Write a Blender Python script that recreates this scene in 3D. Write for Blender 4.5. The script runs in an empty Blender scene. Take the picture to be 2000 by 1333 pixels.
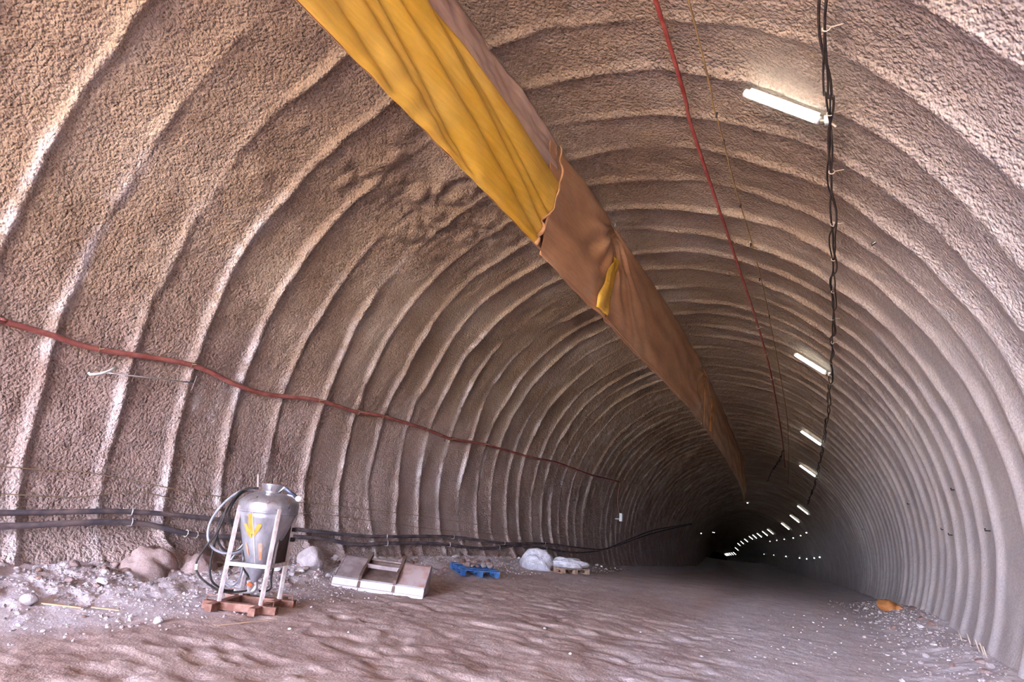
import bpy, bmesh, math, random
import numpy as np
from mathutils import Vector, Matrix
C = bpy.context.scene.collection
SC = bpy.context.scene
PI = math.pi

# ------------------------------------------------------------------ camera, world, sun, exposure
cd = bpy.data.cameras.new('camera')
cam = bpy.data.objects.new('camera', cd); C.objects.link(cam); SC.camera = cam
R_ = (0.8795070092652331, 0.467526811699268, 0.08880372174431801)
U_ = (0.058780993159727596, -0.29190582411098165, 0.9546390860913063)
W_ = (-0.47224169182366893, 0.8343917965754492, 0.28421490867143656)
cam.matrix_world = Matrix(((R_[0], U_[0], -W_[0], 3.7525), (R_[1], U_[1], -W_[1], 0.0), (R_[2], U_[2], -W_[2], 1.67), (0, 0, 0, 1)))
cd.sensor_width = 36.0; cd.lens = 36.0 * 1099.28 / 2000.0
cd.clip_start = 0.05; cd.clip_end = 2000

PORTAL = -15.0
SC.view_settings.view_transform = 'Standard'; SC.view_settings.look = 'None'
SC.view_settings.gamma = 1.0; SC.view_settings.use_curve_mapping = False
SC.view_settings.exposure = 5.25
wd = bpy.data.worlds.new('sky'); SC.world = wd; wd.use_nodes = True
nt = wd.node_tree; nt.nodes.clear()
wo = nt.nodes.new('ShaderNodeOutputWorld'); bg = nt.nodes.new('ShaderNodeBackground')
tc = nt.nodes.new('ShaderNodeTexCoord'); sx = nt.nodes.new('ShaderNodeSeparateXYZ'); cr = nt.nodes.new('ShaderNodeValToRGB')
nt.links.new(tc.outputs['Generated'], sx.inputs[0]); nt.links.new(sx.outputs['Z'], cr.inputs[0])
cr.color_ramp.elements[0].position = 0.0; cr.color_ramp.elements[0].color = (0.80, 0.83, 1.0, 1)
cr.color_ramp.elements[1].position = 0.6; cr.color_ramp.elements[1].color = (0.48, 0.58, 1.0, 1)
nt.links.new(cr.outputs[0], bg.inputs['Color']); bg.inputs['Strength'].default_value = 1.85
nt.links.new(bg.outputs[0], wo.inputs[0])
sl = bpy.data.lights.new('sun', 'SUN'); sl.energy = 4.6; sl.angle = 0.01; sl.color = (1.0, 0.93, 0.82)
so = bpy.data.objects.new('sun', sl); C.objects.link(so)
so.rotation_euler = Vector((-0.75, -0.35, -1.0)).to_track_quat('-Z', 'Y').to_euler()
LAMP_E = 0.28

# ------------------------------------------------------------------ helpers
def lin(r, g, b):
    f = lambda c: ((c / 255 + 0.055) / 1.055) ** 2.4 if c > 10 else c / 255 / 12.92
    return (f(r), f(g), f(b), 1)

class NB:
    def __init__(s, name):
        s.m = bpy.data.materials.new(name); s.m.use_nodes = True; s.t = s.m.node_tree; s.t.nodes.clear()
        s.o = s.t.nodes.new('ShaderNodeOutputMaterial'); s.b = s.t.nodes.new('ShaderNodeBsdfPrincipled')
        s.t.links.new(s.b.outputs[0], s.o.inputs[0])
        s.geo = s.t.nodes.new('ShaderNodeNewGeometry').outputs['Position']
        s.obj = s.t.nodes.new('ShaderNodeTexCoord').outputs['Object']
    def L(s, a, b):
        if hasattr(a, 'is_output'): s.t.links.new(a, b)
        else: b.default_value = a
    def noise(s, vec, scale, detail=4, rough=0.55):
        n = s.t.nodes.new('ShaderNodeTexNoise'); s.L(vec, n.inputs['Vector'])
        n.inputs['Scale'].default_value = scale; n.inputs['Detail'].default_value = detail; n.inputs['Roughness'].default_value = rough
        return n.outputs['Fac']
    def voro(s, vec, scale, feature='SMOOTH_F1'):
        n = s.t.nodes.new('ShaderNodeTexVoronoi'); n.feature = feature; s.L(vec, n.inputs['Vector']); n.inputs['Scale'].default_value = scale
        return n.outputs['Distance']
    def ramp(s, fac, *stops):
        n = s.t.nodes.new('ShaderNodeValToRGB'); s.L(fac, n.inputs[0])
        e = n.color_ramp.elements
        while len(e) < len(stops): e.new(0.5)
        for k, (p, c) in enumerate(stops):
            e[k].position = p; e[k].color = c if isinstance(c, tuple) else (c, c, c, 1)
        return n.outputs[0]
    def mix(s, fac, a, b, mode='MIX'):
        n = s.t.nodes.new('ShaderNodeMix'); n.data_type = 'RGBA'; n.blend_type = mode
        s.L(fac, n.inputs[0]); s.L(a, n.inputs[6]); s.L(b, n.inputs[7]); return n.outputs[2]
    def math(s, op, a, b=0.0):
        n = s.t.nodes.new('ShaderNodeMath'); n.operation = op; s.L(a, n.inputs[0]); s.L(b, n.inputs[1]); return n.outputs[0]
    def attr(s, name):
        n = s.t.nodes.new('ShaderNodeAttribute'); n.attribute_name = name; return n.outputs['Fac']
    def map(s, vec, scale):
        n = s.t.nodes.new('ShaderNodeMapping'); s.L(vec, n.inputs[0]); n.inputs['Scale'].default_value = scale; return n.outputs[0]
    def bump(s, h, strength, dist):
        n = s.t.nodes.new('ShaderNodeBump'); s.L(h, n.inputs['Height']); s.L(strength, n.inputs['Strength']); n.inputs['Distance'].default_value = dist
        s.t.links.new(n.outputs[0], s.b.inputs['Normal'])
    def set(s, color=None, rough=None, metal=None, spec=None):
        if color is not None: s.L(color, s.b.inputs['Base Color'])
        if rough is not None: s.L(rough, s.b.inputs['Roughness'])
        if metal is not None: s.L(metal, s.b.inputs['Metallic'])
        if spec is not None: s.b.inputs['Specular IOR Level'].default_value = spec
        return s.m

def simple(name, a, b, rough=0.6, metal=0.0, scale=6.0, bump=0.0, dist=0.01, bscale=40, lo=0.4, hi=0.62, spec=0.4):
    n = NB(name)
    c = n.ramp(n.noise(n.obj, scale, 5, 0.6), (lo, a), (hi, b))
    if bump: n.bump(n.noise(n.obj, bscale, 3), bump, dist)
    return n.set(c, rough, metal, spec)

def np_mesh(name, V, F, smooth=True):
    """fast mesh from arrays; F is (n,4) or (n,3)"""
    V = np.asarray(V, np.float32); F = np.asarray(F, np.int32); n, k = F.shape
    me = bpy.data.meshes.new(name)
    me.vertices.add(len(V)); me.vertices.foreach_set('co', V.ravel())
    me.loops.add(n * k); me.loops.foreach_set('vertex_index', F.ravel())
    me.polygons.add(n); me.polygons.foreach_set('loop_start', np.arange(0, n * k, k, dtype=np.int32))
    me.polygons.foreach_set('use_smooth', np.full(n, smooth, bool))
    me.update(calc_edges=True); return me

def link(name, me, mat=None, parent=None, loc=None):
    o = bpy.data.objects.new(name, me); C.objects.link(o)
    if mat and me is not None: me.materials.append(mat)
    if parent: o.parent = parent
    if loc is not None: o.location = loc
    return o

def tag(o, label=None, cat=None, group=None, kind=None):
    if label: o['label'] = label
    if cat: o['category'] = cat
    if group: o['group'] = group
    if kind: o['kind'] = kind
    return o

def thing(name, label, cat, loc=(0, 0, 0), rz=0.0, group=None):
    o = bpy.data.objects.new(name, None); C.objects.link(o); o.location = loc; o.rotation_euler = (0, 0, rz)
    return tag(o, label, cat, group)

def bmobj(name, bm, mat, parent=None, smooth=False):
    bmesh.ops.recalc_face_normals(bm, faces=bm.faces)
    me = bpy.data.meshes.new(name); bm.to_mesh(me); bm.free()
    if smooth: me.polygons.foreach_set('use_smooth', np.ones(len(me.polygons), bool))
    return link(name, me, mat, parent)

def box(bm, size, loc=(0, 0, 0), rot=None, bevel=0.0):
    g = bmesh.ops.create_cube(bm, size=1.0); vs = g['verts']
    bmesh.ops.scale(bm, vec=size, verts=vs)
    if bevel:
        es = list({e for v in vs for e in v.link_edges})
        r = bmesh.ops.bevel(bm, geom=es, offset=bevel, segments=2, affect='EDGES', profile=0.5)
        vs = list({v for f in r['faces'] for v in f.verts} | {v for v in vs if v.is_valid})
    if rot is not None: bmesh.ops.transform(bm, matrix=rot, verts=vs)
    bmesh.ops.translate(bm, vec=loc, verts=vs)

def bar(bm, a, b, w, h, bevel=0.0):
    a, b = Vector(a), Vector(b); d = b - a
    q = d.to_track_quat('Z', 'Y').to_matrix().to_4x4()
    box(bm, (w, h, d.length), (a + b) / 2, q, bevel)

def catmull(P, per=8):
    P = np.asarray(P, float); P = np.vstack([2 * P[0] - P[1], P, 2 * P[-1] - P[-2]]); out = []
    t = np.linspace(0, 1, per, endpoint=False)[:, None]
    for i in range(1, len(P) - 2):
        p0, p1, p2, p3 = P[i - 1:i + 3]
        out.append(0.5 * (2 * p1 + (p2 - p0) * t + (2 * p0 - 5 * p1 + 4 * p2 - p3) * t * t + (3 * p1 - p0 - 3 * p2 + p3) * t ** 3))
    return np.vstack(out + [P[-2:-1]])

def sweep(P, r, n=8):
    """verts, quads of a tube round the path P; r is a number or one radius per point"""
    P = np.asarray(P, float); m = len(P); r = np.broadcast_to(np.asarray(r, float), (m,))
    T = np.gradient(P, axis=0); T /= np.linalg.norm(T, axis=1)[:, None] + 1e-12
    ref = np.array([0, 0, 1.0]) if abs(T[0, 2]) < 0.9 else np.array([1.0, 0, 0])
    N = np.zeros_like(P); v = np.cross(T[0], ref); v /= np.linalg.norm(v); N[0] = v
    for i in range(1, m):
        v = N[i - 1] - T[i] * (N[i - 1] @ T[i]); N[i] = v / (np.linalg.norm(v) + 1e-12)
    B = np.cross(T, N); a = np.arange(n) * 2 * PI / n
    V = (P[:, None] + r[:, None, None] * (np.cos(a)[None, :, None] * N[:, None] + np.sin(a)[None, :, None] * B[:, None])).reshape(-1, 3)
    i, j = np.meshgrid(np.arange(m - 1), np.arange(n), indexing='ij'); k = (j + 1) % n
    F = np.stack([i * n + j, i * n + k, (i + 1) * n + k, (i + 1) * n + j], -1).reshape(-1, 4)
    V = np.vstack([V, P[:1], P[-1:]]); c0, c1 = m * n, m * n + 1
    j = np.arange(n)
    caps = np.vstack([np.stack([np.full(n, c0), (j + 1) % n, j, j * 0 + c0], -1)[:, :3].repeat(1, 0),
                      np.stack([np.full(n, c1), (m - 1) * n + j, (m - 1) * n + (j + 1) % n], -1)])
    return V, F, caps

def tube(name, P, r, mat, parent=None, n=8, smooth=True):
    V, F, caps = sweep(P, r, n)
    me = bpy.data.meshes.new(name); me.from_pydata(V.tolist(), [], F.tolist() + caps.tolist())
    me.polygons.foreach_set('use_smooth', np.full(len(me.polygons), smooth, bool)); me.update()
    return link(name, me, mat, parent)

def lathe(name, prof, mat, parent=None, n=32, smooth=True, mx=None):
    prof = np.asarray(prof, float); m = len(prof); a = np.arange(n) * 2 * PI / n
    V = np.stack([prof[:, 0:1] * np.cos(a), prof[:, 0:1] * np.sin(a), np.repeat(prof[:, 1:2], n, 1)], -1).reshape(-1, 3)
    F = [(i * n + j, i * n + (j + 1) % n, (i + 1) * n + (j + 1) % n, (i + 1) * n + j) for i in range(m - 1) for j in range(n)]
    F += [tuple(range(n))[::-1], tuple((m - 1) * n + j for j in range(n))]
    me = bpy.data.meshes.new(name); me.from_pydata(V.tolist(), [], F)
    if mx is not None: me.transform(mx)
    me.polygons.foreach_set('use_smooth', np.array([smooth and len(p.vertices) == 4 for p in me.polygons])); me.update()
    return link(name, me, mat, parent)

# numpy value noise -------------------------------------------------
def vnoise(x, y, seed=0):
    xi = np.floor(x).astype(np.int64); yi = np.floor(y).astype(np.int64); xf = x - xi; yf = y - yi
    def h(a, b):
        n = (a * 374761393 + b * 668265263 + seed * 974634777) & 0xffffffff
        n = ((n ^ (n >> 13)) * 1274126177) & 0xffffffff; n = n ^ (n >> 16)
        return (n & 0xffff) / 65535.0 * 2 - 1
    u = xf * xf * xf * (xf * (xf * 6 - 15) + 10); v = yf * yf * yf * (yf * (yf * 6 - 15) + 10)
    a, b, c, d = h(xi, yi), h(xi + 1, yi), h(xi, yi + 1), h(xi + 1, yi + 1)
    return (a * (1 - u) + b * u) * (1 - v) + (c * (1 - u) + d * u) * v
def fbm(x, y, seed=0, o=4, g=0.5):
    s = 0; a = 1; t = 0
    for k in range(o):
        s = s + a * vnoise(x * 2 ** k + 17.3 * k, y * 2 ** k - 9.1 * k, seed + k); t += a; a *= g
    return s / t
def sstep(a, b, x):
    t = np.clip((x - a) / (b - a), 0, 1); return t * t * (3 - 2 * t)

# ------------------------------------------------------------------ the tunnel: its axis (curving left, dipping) and its horseshoe section
AX = np.array([[-60, 0, 1.75], [0, 0, 1.75], [8, 0.0, 1.79], [16, 0, 1.8], [20, -.05, 1.62], [26.4, -.22, 1.12], [36, -.62, .42], [54, -1.6, -.8],
               [64, -2.75, -1.4], [72, -3.9, -1.95], [104, -8.7, -2.95], [140, -14.6, -4.2], [188, -23, -6.9], [250, -32.3, -11.8], [290, -40.5, -14], [340, -50, -17]])
_S = np.arange(-60, 340, .25)
_k = np.hanning(25); _k /= _k.sum()
_pad = lambda v: np.convolve(np.r_[2 * v[0] - v[12:0:-1], v, 2 * v[-1] - v[-2:-14:-1]], _k, 'valid')
_X = _pad(np.interp(_S, AX[:, 0], AX[:, 1])); _Z = _pad(np.interp(_S, AX[:, 0], AX[:, 2]))
TILT = -0.107                                    # the rings lean back towards the portal
def axis(s): return np.interp(s, _S, _X), np.interp(s, _S, _Z)
def surf(s, th, inset=0.0):
    """point on the lining: s metres along the axis, th radians from the crown (left negative), inset metres inwards"""
    s = np.asarray(s, float); th = np.asarray(th, float)
    cx, cz = axis(s); k = 1 - inset / 6.0
    x = 6 * np.sin(th) * k; z = np.where(np.cos(th) > 0, 5.815, 5.466) * np.cos(th) * k
    return np.stack([cx + x, s + TILT * z, cz + z], -1)
def on_wall(pts, inset):
    """pts: list of (s, degrees)"""
    a = np.asarray(pts, float); return surf(a[:, 0], np.radians(a[:, 1]), inset)
FH = np.array([[-60, 1.78], [20, 1.78], [28, 1.72], [40, 1.45], [60, 1.05], [130, .8], [340, .8]])
def floor_base(x, y):
    cx, cz = axis(y); u = x - cx
    z = cz - np.interp(y, FH[:, 0], FH[:, 1])
    hl = np.interp(y, [0, 3, 8, 12, 20, 40], [.36, .34, .30, .22, .14, .1])
    z = z + sstep(-3.6, -6.0, u) * hl * 1.15 + sstep(4.3, 6.0, u) * .26
    return z

# ------------------------------------------------------------------ materials of the setting
def lining_material():
    n = NB('sprayed_concrete')
    g = n.geo
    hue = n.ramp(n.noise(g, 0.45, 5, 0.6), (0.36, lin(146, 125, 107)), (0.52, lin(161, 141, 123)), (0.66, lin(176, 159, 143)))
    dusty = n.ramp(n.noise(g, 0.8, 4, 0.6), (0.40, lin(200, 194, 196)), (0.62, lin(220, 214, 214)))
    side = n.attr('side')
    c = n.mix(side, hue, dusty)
    c = n.mix(n.attr('sky_tint'), c, n.ramp(n.noise(g, 1.3, 5, .6), (.36, lin(148, 127, 128)), (.64, lin(172, 152, 153))))  # mauve hue of the sky light, mixed into the concrete colour
    speck = n.ramp(n.noise(g, 34, 3, 0.6), (0.35, 0.80), (0.62, 1.06))
    c = n.mix(1.0, c, speck, 'MULTIPLY')
    st = n.math('MULTIPLY', n.attr('stain'), n.ramp(n.noise(g, 2.3, 5, 0.65), (0.42, 0.15), (0.60, 1.0)))
    c = n.mix(st, c, lin(212, 205, 207))
    rough = n.attr('rough')
    h1 = n.voro(g, 25); h2 = n.voro(g, 52); h3 = n.noise(g, 7, 3, 0.5)
    h = n.math('ADD', n.math('ADD', n.math('MULTIPLY', h1, -1.1), n.math('MULTIPLY', h2, -0.6)), n.math('MULTIPLY', h3, 0.55))
    n.bump(h, rough, 0.028)
    return n.set(c, 0.92, 0.0, 0.15)
M_LINING = lining_material()

def floor_material():
    n = NB('dusty_ground'); g = n.geo
    dust = n.attr('dust')
    brown = n.ramp(n.noise(g, 0.9, 5, 0.6), (0.36, lin(174, 152, 146)), (0.62, lin(200, 182, 176)))
    grey = n.ramp(n.noise(g, 2.2, 5, 0.65), (0.36, lin(202, 193, 198)), (0.62, lin(228, 221, 226)))
    f = n.math('ADD', dust, n.math('MULTIPLY', n.math('SUBTRACT', n.noise(n.map(g, (1.3, .45, 1)), 0.9, 6, 0.65), 0.5), 1.3))
    c = n.mix(n.ramp(f, (0.15, 0.0), (0.95, 1.0)), brown, grey)
    spl = n.math('MULTIPLY', n.attr('splash'), n.ramp(n.noise(n.map(g, (3.0, .7, 1)), 2.2, 6, 0.7), (0.56, 0.0), (0.64, 1.0)))
    c = n.mix(spl, c, lin(232, 226, 228))
    c = n.mix(1.0, c, n.ramp(n.noise(g, 22, 4, 0.7), (0.30, 0.82), (0.6, 1.06)), 'MULTIPLY')
    h = n.math('ADD', n.math('MULTIPLY', n.noise(g, 9, 5, 0.65), 1.0), n.math('MULTIPLY', n.noise(g, 40, 3, 0.6), 0.4))
    n.bump(h, 0.6, 0.03)
    return n.set(c, 0.95, 0.0, 0.12)
M_FLOOR = floor_material()

# ------------------------------------------------------------------ lining with its steel-arch ribs
L_ = [2.87, 3.80, 4.83, 5.80, 6.84, 7.80, 8.83, 9.85, 10.85, 11.85, 12.78, 13.75, 14.82, 15.80]
CRN = [2.70, 3.70, 4.66, 5.62, 6.52, 7.45, 8.32, 9.27, 10.2, 11.2, 12.34, 13.25, 14.42, 15.39]
R43 = [2.50, 3.50, 4.52, 5.49, 6.28, 7.17, 7.96, 9.0, 9.99, 11.05, 12.03, 13.18, 14.28, 15.35]
R90 = [2.5, 3.5, 4.5, 5.6, 6.5, 7.3, 8.1, 8.88, 9.72, 11.25, 12.3, 13.3, 14.4, 15.5]
rr = random.Random(4)
RIBS = []                                        # each: (theta knots, s knots)
for a, b, c, d in zip(L_, CRN, R43, R90):
    RIBS.append((np.radians([-130, -90, -60, -16, 2, 20, 43, 60, 90, 130]), np.array([a + .12, a + .02, a, a - .04 if a < 8 else (a + b) / 2, b, (b + c) / 2, c, (c + d) / 2, d, d])))
s0 = 15.8
while s0 < 120:
    s0 += 1.0 + rr.uniform(-.09, .09)
    j = [rr.uniform(-.1, .1) for _ in range(4)]
    RIBS.append((np.radians([-130, -60, 2, 43, 130]), np.array([s0 + .15, s0 + j[0], s0 - .4 + j[1], s0 - .45 + j[2], s0 - .35 + j[3]])))
s0 = 2.0
PRE = []
while s0 > PORTAL + .5:
    s0 -= 1.0; PRE.append((np.radians([-130, 130]), np.array([s0, s0 - .3])))
ALLR = PRE[::-1] + [(np.radians([-130, -60, 2, 130]), np.array([1.9, 1.88, 1.7, 1.5]))] + RIBS
FIRST = len(PRE) + 1                             # index of the first rib that becomes a part
NPART = 30

def rows():
    r = [np.arange(PORTAL, 1.4, .14), np.arange(1.4, 16.0, .040), np.arange(16.0, 24, .055), np.arange(24, 36, .10), np.arange(36, 70, .2), np.arange(70, 125, .5), np.arange(125, 335, 4.0)]
    return np.concatenate(r)
SR = rows()
TD = np.concatenate([np.arange(-119, 60, .36), np.arange(60, 119.1, .36)])
TH = np.radians(TD)
S2, T2 = np.meshgrid(SR, TH, indexing='ij')
ARC = T2 * 6
def rib_field(S, T):
    """signed distance to the nearest rib, its index"""
    paths = np.array([np.interp(T[0], k, v) for k, v in ALLR])          # ribs x theta
    best = np.full(S.shape, 9.0); idx = np.full(S.shape, -1, np.int32)
    wob = 0.10 * fbm(S * 0.6, T * 6 * .45, 5, 3)
    for i in range(len(ALLR)):
        lo, hi = paths[i].min() - .6, paths[i].max() + .6
        r0, r1 = np.searchsorted(S[:, 0], [lo, hi])
        if r1 <= r0: continue
        w = 0.05 * vnoise(T[:1] * 6 * .55, np.full_like(T[:1], i * 7.7), 3) + 0.025 * vnoise(T[:1] * 6 * 1.9, np.full_like(T[:1], i * 3.3), 9)
        d = S[r0:r1] - paths[i][None] - w
        m = np.abs(d) < np.abs(best[r0:r1])
        best[r0:r1][m] = d[m]; idx[r0:r1][m] = i
    return best, idx
DS, RI = rib_field(S2, T2)
right = sstep(math.radians(35), math.radians(75), T2)
lowr = sstep(math.radians(55), math.radians(85), T2)
# strength of each rib along its length
amp = 0.80 + 0.62 * vnoise(ARC * .5, RI * 5.3, 21) + .30 * vnoise(ARC * 1.7, RI * 2.9, 22)
amp = np.clip(amp, .12, 1.5)
amp = np.where(T2 < math.radians(-85), amp * .9, amp)
near = np.clip(DS / .075, -3, 3); far = np.clip(DS / .048, -3, 3)
pl = np.where(DS < 0, np.exp(-near ** 2), np.exp(-far ** 2))             # gentle towards the portal, steep beyond
pr = np.exp(-(DS / .17) ** 2)
prof = pl * (1 - right) + pr * right
hgt = 0.070 * amp * (1 - right) + 0.075 * (0.75 + .35 * vnoise(ARC * .3, RI * 5.3, 31)) * right
hgt = np.where(S2 > 16, hgt * 1.0, hgt)
disp = hgt * prof
disp += 0.055 * fbm(S2 * .55, ARC * .38, 41, 3) * (1 - .6 * right)        # broad unevenness
disp += 0.030 * fbm(S2 * 2.1, ARC * 1.7, 51, 3) * (1 - .65 * right)
fine = (S2 < 26)
disp += np.where(fine, 0.008 * fbm(S2 * 8.5, ARC * 8.5, 61, 2) * (1 - .8 * lowr), 0)
# sagging lumps of sprayed concrete high on the left
for (ls, lt, ra, h_) in ((6.5, -24, .55, .14), (6.6, -31, .4, .13), (8.0, -20, .7, .15), (7.6, -27, .6, .14), (9.0, -22, .6, .14), (8.6, -30, .5, .10), (9.9, -18, .5, .1), (10.8, -27, .6, .08), (5.3, -40, .5, .08), (4.6, -62, .6, .07)):
    q = ((S2 - ls) / ra) ** 2 + ((ARC - math.radians(lt) * 6) / (ra * 1.3)) ** 2
    disp += h_ * np.exp(-q) * np.abs(fbm(S2 * 1.7, ARC * 1.5, 71, 3)) * 1.1
# slumped foot of the left wall
foot = sstep(math.radians(-99), math.radians(-108), T2) * (S2 < 24)
disp += foot * (0.10 + .16 * np.clip(fbm(S2 * .9, ARC * .9, 81, 3), 0, 1) + .05 * fbm(S2 * 4, ARC * 4, 82, 2))
for (ls, lt, ra, h_) in ((5.85, -106, .34, .34), (6.35, -106, .26, .36), (5.3, -107, .4, .2), (9.0, -107, .35, .15)):
    disp += h_ * np.exp(-((S2 - ls) / ra) ** 2 - ((ARC - math.radians(lt) * 6) / (ra * 1.1)) ** 2)
P3 = surf(S2, T2, 0)
cx, cz = axis(S2)
nrm = np.stack([cx - P3[..., 0], np.zeros_like(cx), (cz - P3[..., 2])], -1); nrm /= np.linalg.norm(nrm, axis=-1)[..., None]
P3 = P3 + nrm * disp[..., None]
nS, nT = S2.shape
# smooth normals of the whole shell, shared by all its pieces so that no seam shows
dS = np.gradient(P3, axis=0); dT = np.gradient(P3, axis=1)
NR = np.cross(dS, dT); NR /= np.linalg.norm(NR, axis=-1)[..., None] + 1e-12
if (NR[nS // 2, nT // 2] @ nrm[nS // 2, nT // 2]) < 0: NR = -NR
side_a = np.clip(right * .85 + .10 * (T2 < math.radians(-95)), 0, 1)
rough_a = np.clip(1.0 - .55 * sstep(math.radians(20), math.radians(50), T2) * sstep(7, 10, S2) - .40 * lowr - .30 * sstep(10, 22, S2), .10, 1)
sky_tint_a = .55 * sstep(math.radians(-52), math.radians(-92), T2 + .25 * fbm(S2 * .5, ARC * .5, 95, 3)) * sstep(math.radians(-20), math.radians(-30), T2)  # painted sky-light cast, growing down the left wall
stain_a = np.exp(-((DS + .03) / .11) ** 2) * sstep(math.radians(-30), math.radians(-55), T2) * (np.clip(vnoise(ARC * .8, RI * 9.1, 91), 0, 1) * .9 + .25)
for (ls, lt, la, lb, hh) in ((6.1, -77.6, .07, .22, 1.6), (6.5, -77.6, .08, .25, 1.6), (6.84, -72.6, .05, .3, 1.6), (2.85, -52, .06, .8, 1.2), (2.85, -60, .06, .6, 1.2), (3.8, -62, .06, .9, 1.1), (4.85, -97, .07, .5, 1.2), (6.8, -94, .06, .2, 1.3), (7.8, -74, .05, .4, 1.0), (9.85, -82, .05, .8, 1.0), (10.85, -80, .05, .7, 1.0), (16, -78, .06, .6, 1.0)):
    stain_a = np.maximum(stain_a, hh * np.exp(-((S2 - ls) / la) ** 2 - ((ARC - math.radians(lt) * 6) / lb) ** 2))
stain_a = np.maximum(stain_a, .35 * right * np.exp(-(DS / .16) ** 2))
V = P3.reshape(-1, 3); NRf = NR.reshape(-1, 3)
ii, jj = np.meshgrid(np.arange(nS - 1), np.arange(nT - 1), indexing='ij')
v0 = ii * nT + jj
FQ = np.stack([v0, v0 + 1, v0 + nT + 1, v0 + nT], -1).reshape(-1, 4)
tri_n = np.cross(V[FQ[0, 1]] - V[FQ[0, 0]], V[FQ[0, 3]] - V[FQ[0, 0]])
if tri_n @ NRf[FQ[0, 0]] < 0: FQ = FQ[:, ::-1]
tm = (T2[:-1, :-1] + T2[:-1, 1:]) / 2
region = np.where(tm < math.radians(-50), 0, np.where(tm > math.radians(50), 2, 1)).ravel()
dsc = ((DS[:-1, :-1] + DS[1:, :-1]) / 2)
ridx = np.where(np.abs(dsc) < .21, RI[:-1, :-1], -1).ravel()
ridx = np.where((ridx >= FIRST) & (ridx < FIRST + NPART), ridx, -1)
def lining_piece(name, mask, parent=None):
    F = FQ[mask]
    if not len(F): return None
    used, inv = np.unique(F.ravel(), return_inverse=True)
    me = np_mesh(name, V[used], inv.reshape(-1, 4))
    for an, arr in (('side', side_a), ('rough', rough_a), ('stain', stain_a), ('sky_tint', sky_tint_a)):
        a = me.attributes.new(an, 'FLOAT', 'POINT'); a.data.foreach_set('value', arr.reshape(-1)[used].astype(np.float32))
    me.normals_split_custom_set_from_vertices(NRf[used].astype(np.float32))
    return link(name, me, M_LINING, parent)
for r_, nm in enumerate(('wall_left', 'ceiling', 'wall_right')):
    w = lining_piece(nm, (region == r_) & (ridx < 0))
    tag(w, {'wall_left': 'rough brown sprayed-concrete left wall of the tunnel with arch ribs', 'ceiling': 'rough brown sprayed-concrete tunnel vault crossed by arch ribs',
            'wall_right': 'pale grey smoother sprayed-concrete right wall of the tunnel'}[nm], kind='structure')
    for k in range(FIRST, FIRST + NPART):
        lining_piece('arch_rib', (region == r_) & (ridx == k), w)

# ------------------------------------------------------------------ floor
def make_floor():
    ys = np.concatenate([np.arange(PORTAL - .5, 2.0, .4), np.arange(2.0, 12, .045), np.arange(12, 22, .09), np.arange(22, 60, .3), np.arange(60, 336, 3.0)])
    us = np.concatenate([np.arange(-6.15, 6.2, .055)])
    Y, Uu = np.meshgrid(ys, us, indexing='ij')
    X = Uu + axis(Y)[0]
    Z = floor_base(X, Y)
    # trampled dimples in the loose dust of the middle, smoother towards the right
    track = sstep(-3.9, -2.6, Uu) * (1 - sstep(1.6, 3.6, Uu)) * (1 - sstep(9, 15, Y))
    d = vnoise(X * 3.3 + .6 * vnoise(X * 2, Y * 2, 5), Y * 4.6, 101)
    d2 = vnoise(X * 7.5, Y * 9.0, 102)
    dim = -sstep(.12, .5, d) * .024 - sstep(.2, .6, d2) * .012 + .010 * vnoise(X * 2.1, Y * 2.6, 110)
    Z = Z + track * dim + .012 * fbm(X * 2.2, Y * 2.2, 103, 4) + .008 * fbm(X * 9, Y * 9, 104, 2) * (Y < 22)
    Z = Z + .03 * fbm(X * .5, Y * .3, 105, 2)
    rub = sstep(-4.0, -4.7, Uu) * (Y < 22)
    Z = Z + rub * (.07 * fbm(X * 2.4, Y * 2.4, 106, 3) + .035 * fbm(X * 8, Y * 8, 107, 2))
    rub = sstep(4.0, 5.0, Uu) * (Y < 26)
    Z = Z + rub * (.04 * fbm(X * 2.4, Y * 2.4, 108, 3) + .02 * fbm(X * 9, Y * 9, 109, 2))
    me = np_mesh('floor', np.stack([X, Y, Z], -1).reshape(-1, 3), quads(len(ys), len(us)))
    dust = np.maximum(sstep(-2.7, -4.2, Uu), .95 * sstep(.4, 3.0, Uu + .05 * (Y - 8)))
    dust = np.maximum(dust, .5 * sstep(10, 17, Y))
    splash = np.exp(-((Uu - 3.3) / .8) ** 2) * np.exp(-((Y - 11) / 3.2) ** 2)
    for an, arr in (('dust', dust), ('splash', splash)):
        a = me.attributes.new(an, 'FLOAT', 'POINT'); a.data.foreach_set('value', arr.reshape(-1).astype(np.float32))
    o = link('floor', me, M_FLOOR)
    tag(o, 'dusty unpaved tunnel floor of trampled reddish dirt with grey dust', kind='structure')
    return (ys, us, Z)
def quads(n, m):
    i, j = np.meshgrid(np.arange(n - 1), np.arange(m - 1), indexing='ij'); v = i * m + j
    return np.stack([v, v + 1, v + m + 1, v + m], -1).reshape(-1, 4)
FY, FU, FZ = make_floor()
def gz(x, y):
    """height of the built floor under (x, y)"""
    u = x - float(axis(y)[0]); i = min(max(int(np.searchsorted(FY, y)), 1), len(FY) - 1); j = min(max(int(np.searchsorted(FU, u)), 1), len(FU) - 1)
    return float(FZ[i - 1:i + 1, j - 1:j + 1].mean())
# ground outside the portal
bm = bmesh.new(); box(bm, (160, 120, .4), (0, PORTAL - 60.3, -.25))
M_OUT = simple('red_earth', lin(198, 170, 120), lin(210, 186, 138), .95, scale=.3)
tag(bmobj('ground_outside', bm, M_OUT), 'reddish bare earth outside the tunnel portal', kind='structure')
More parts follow.
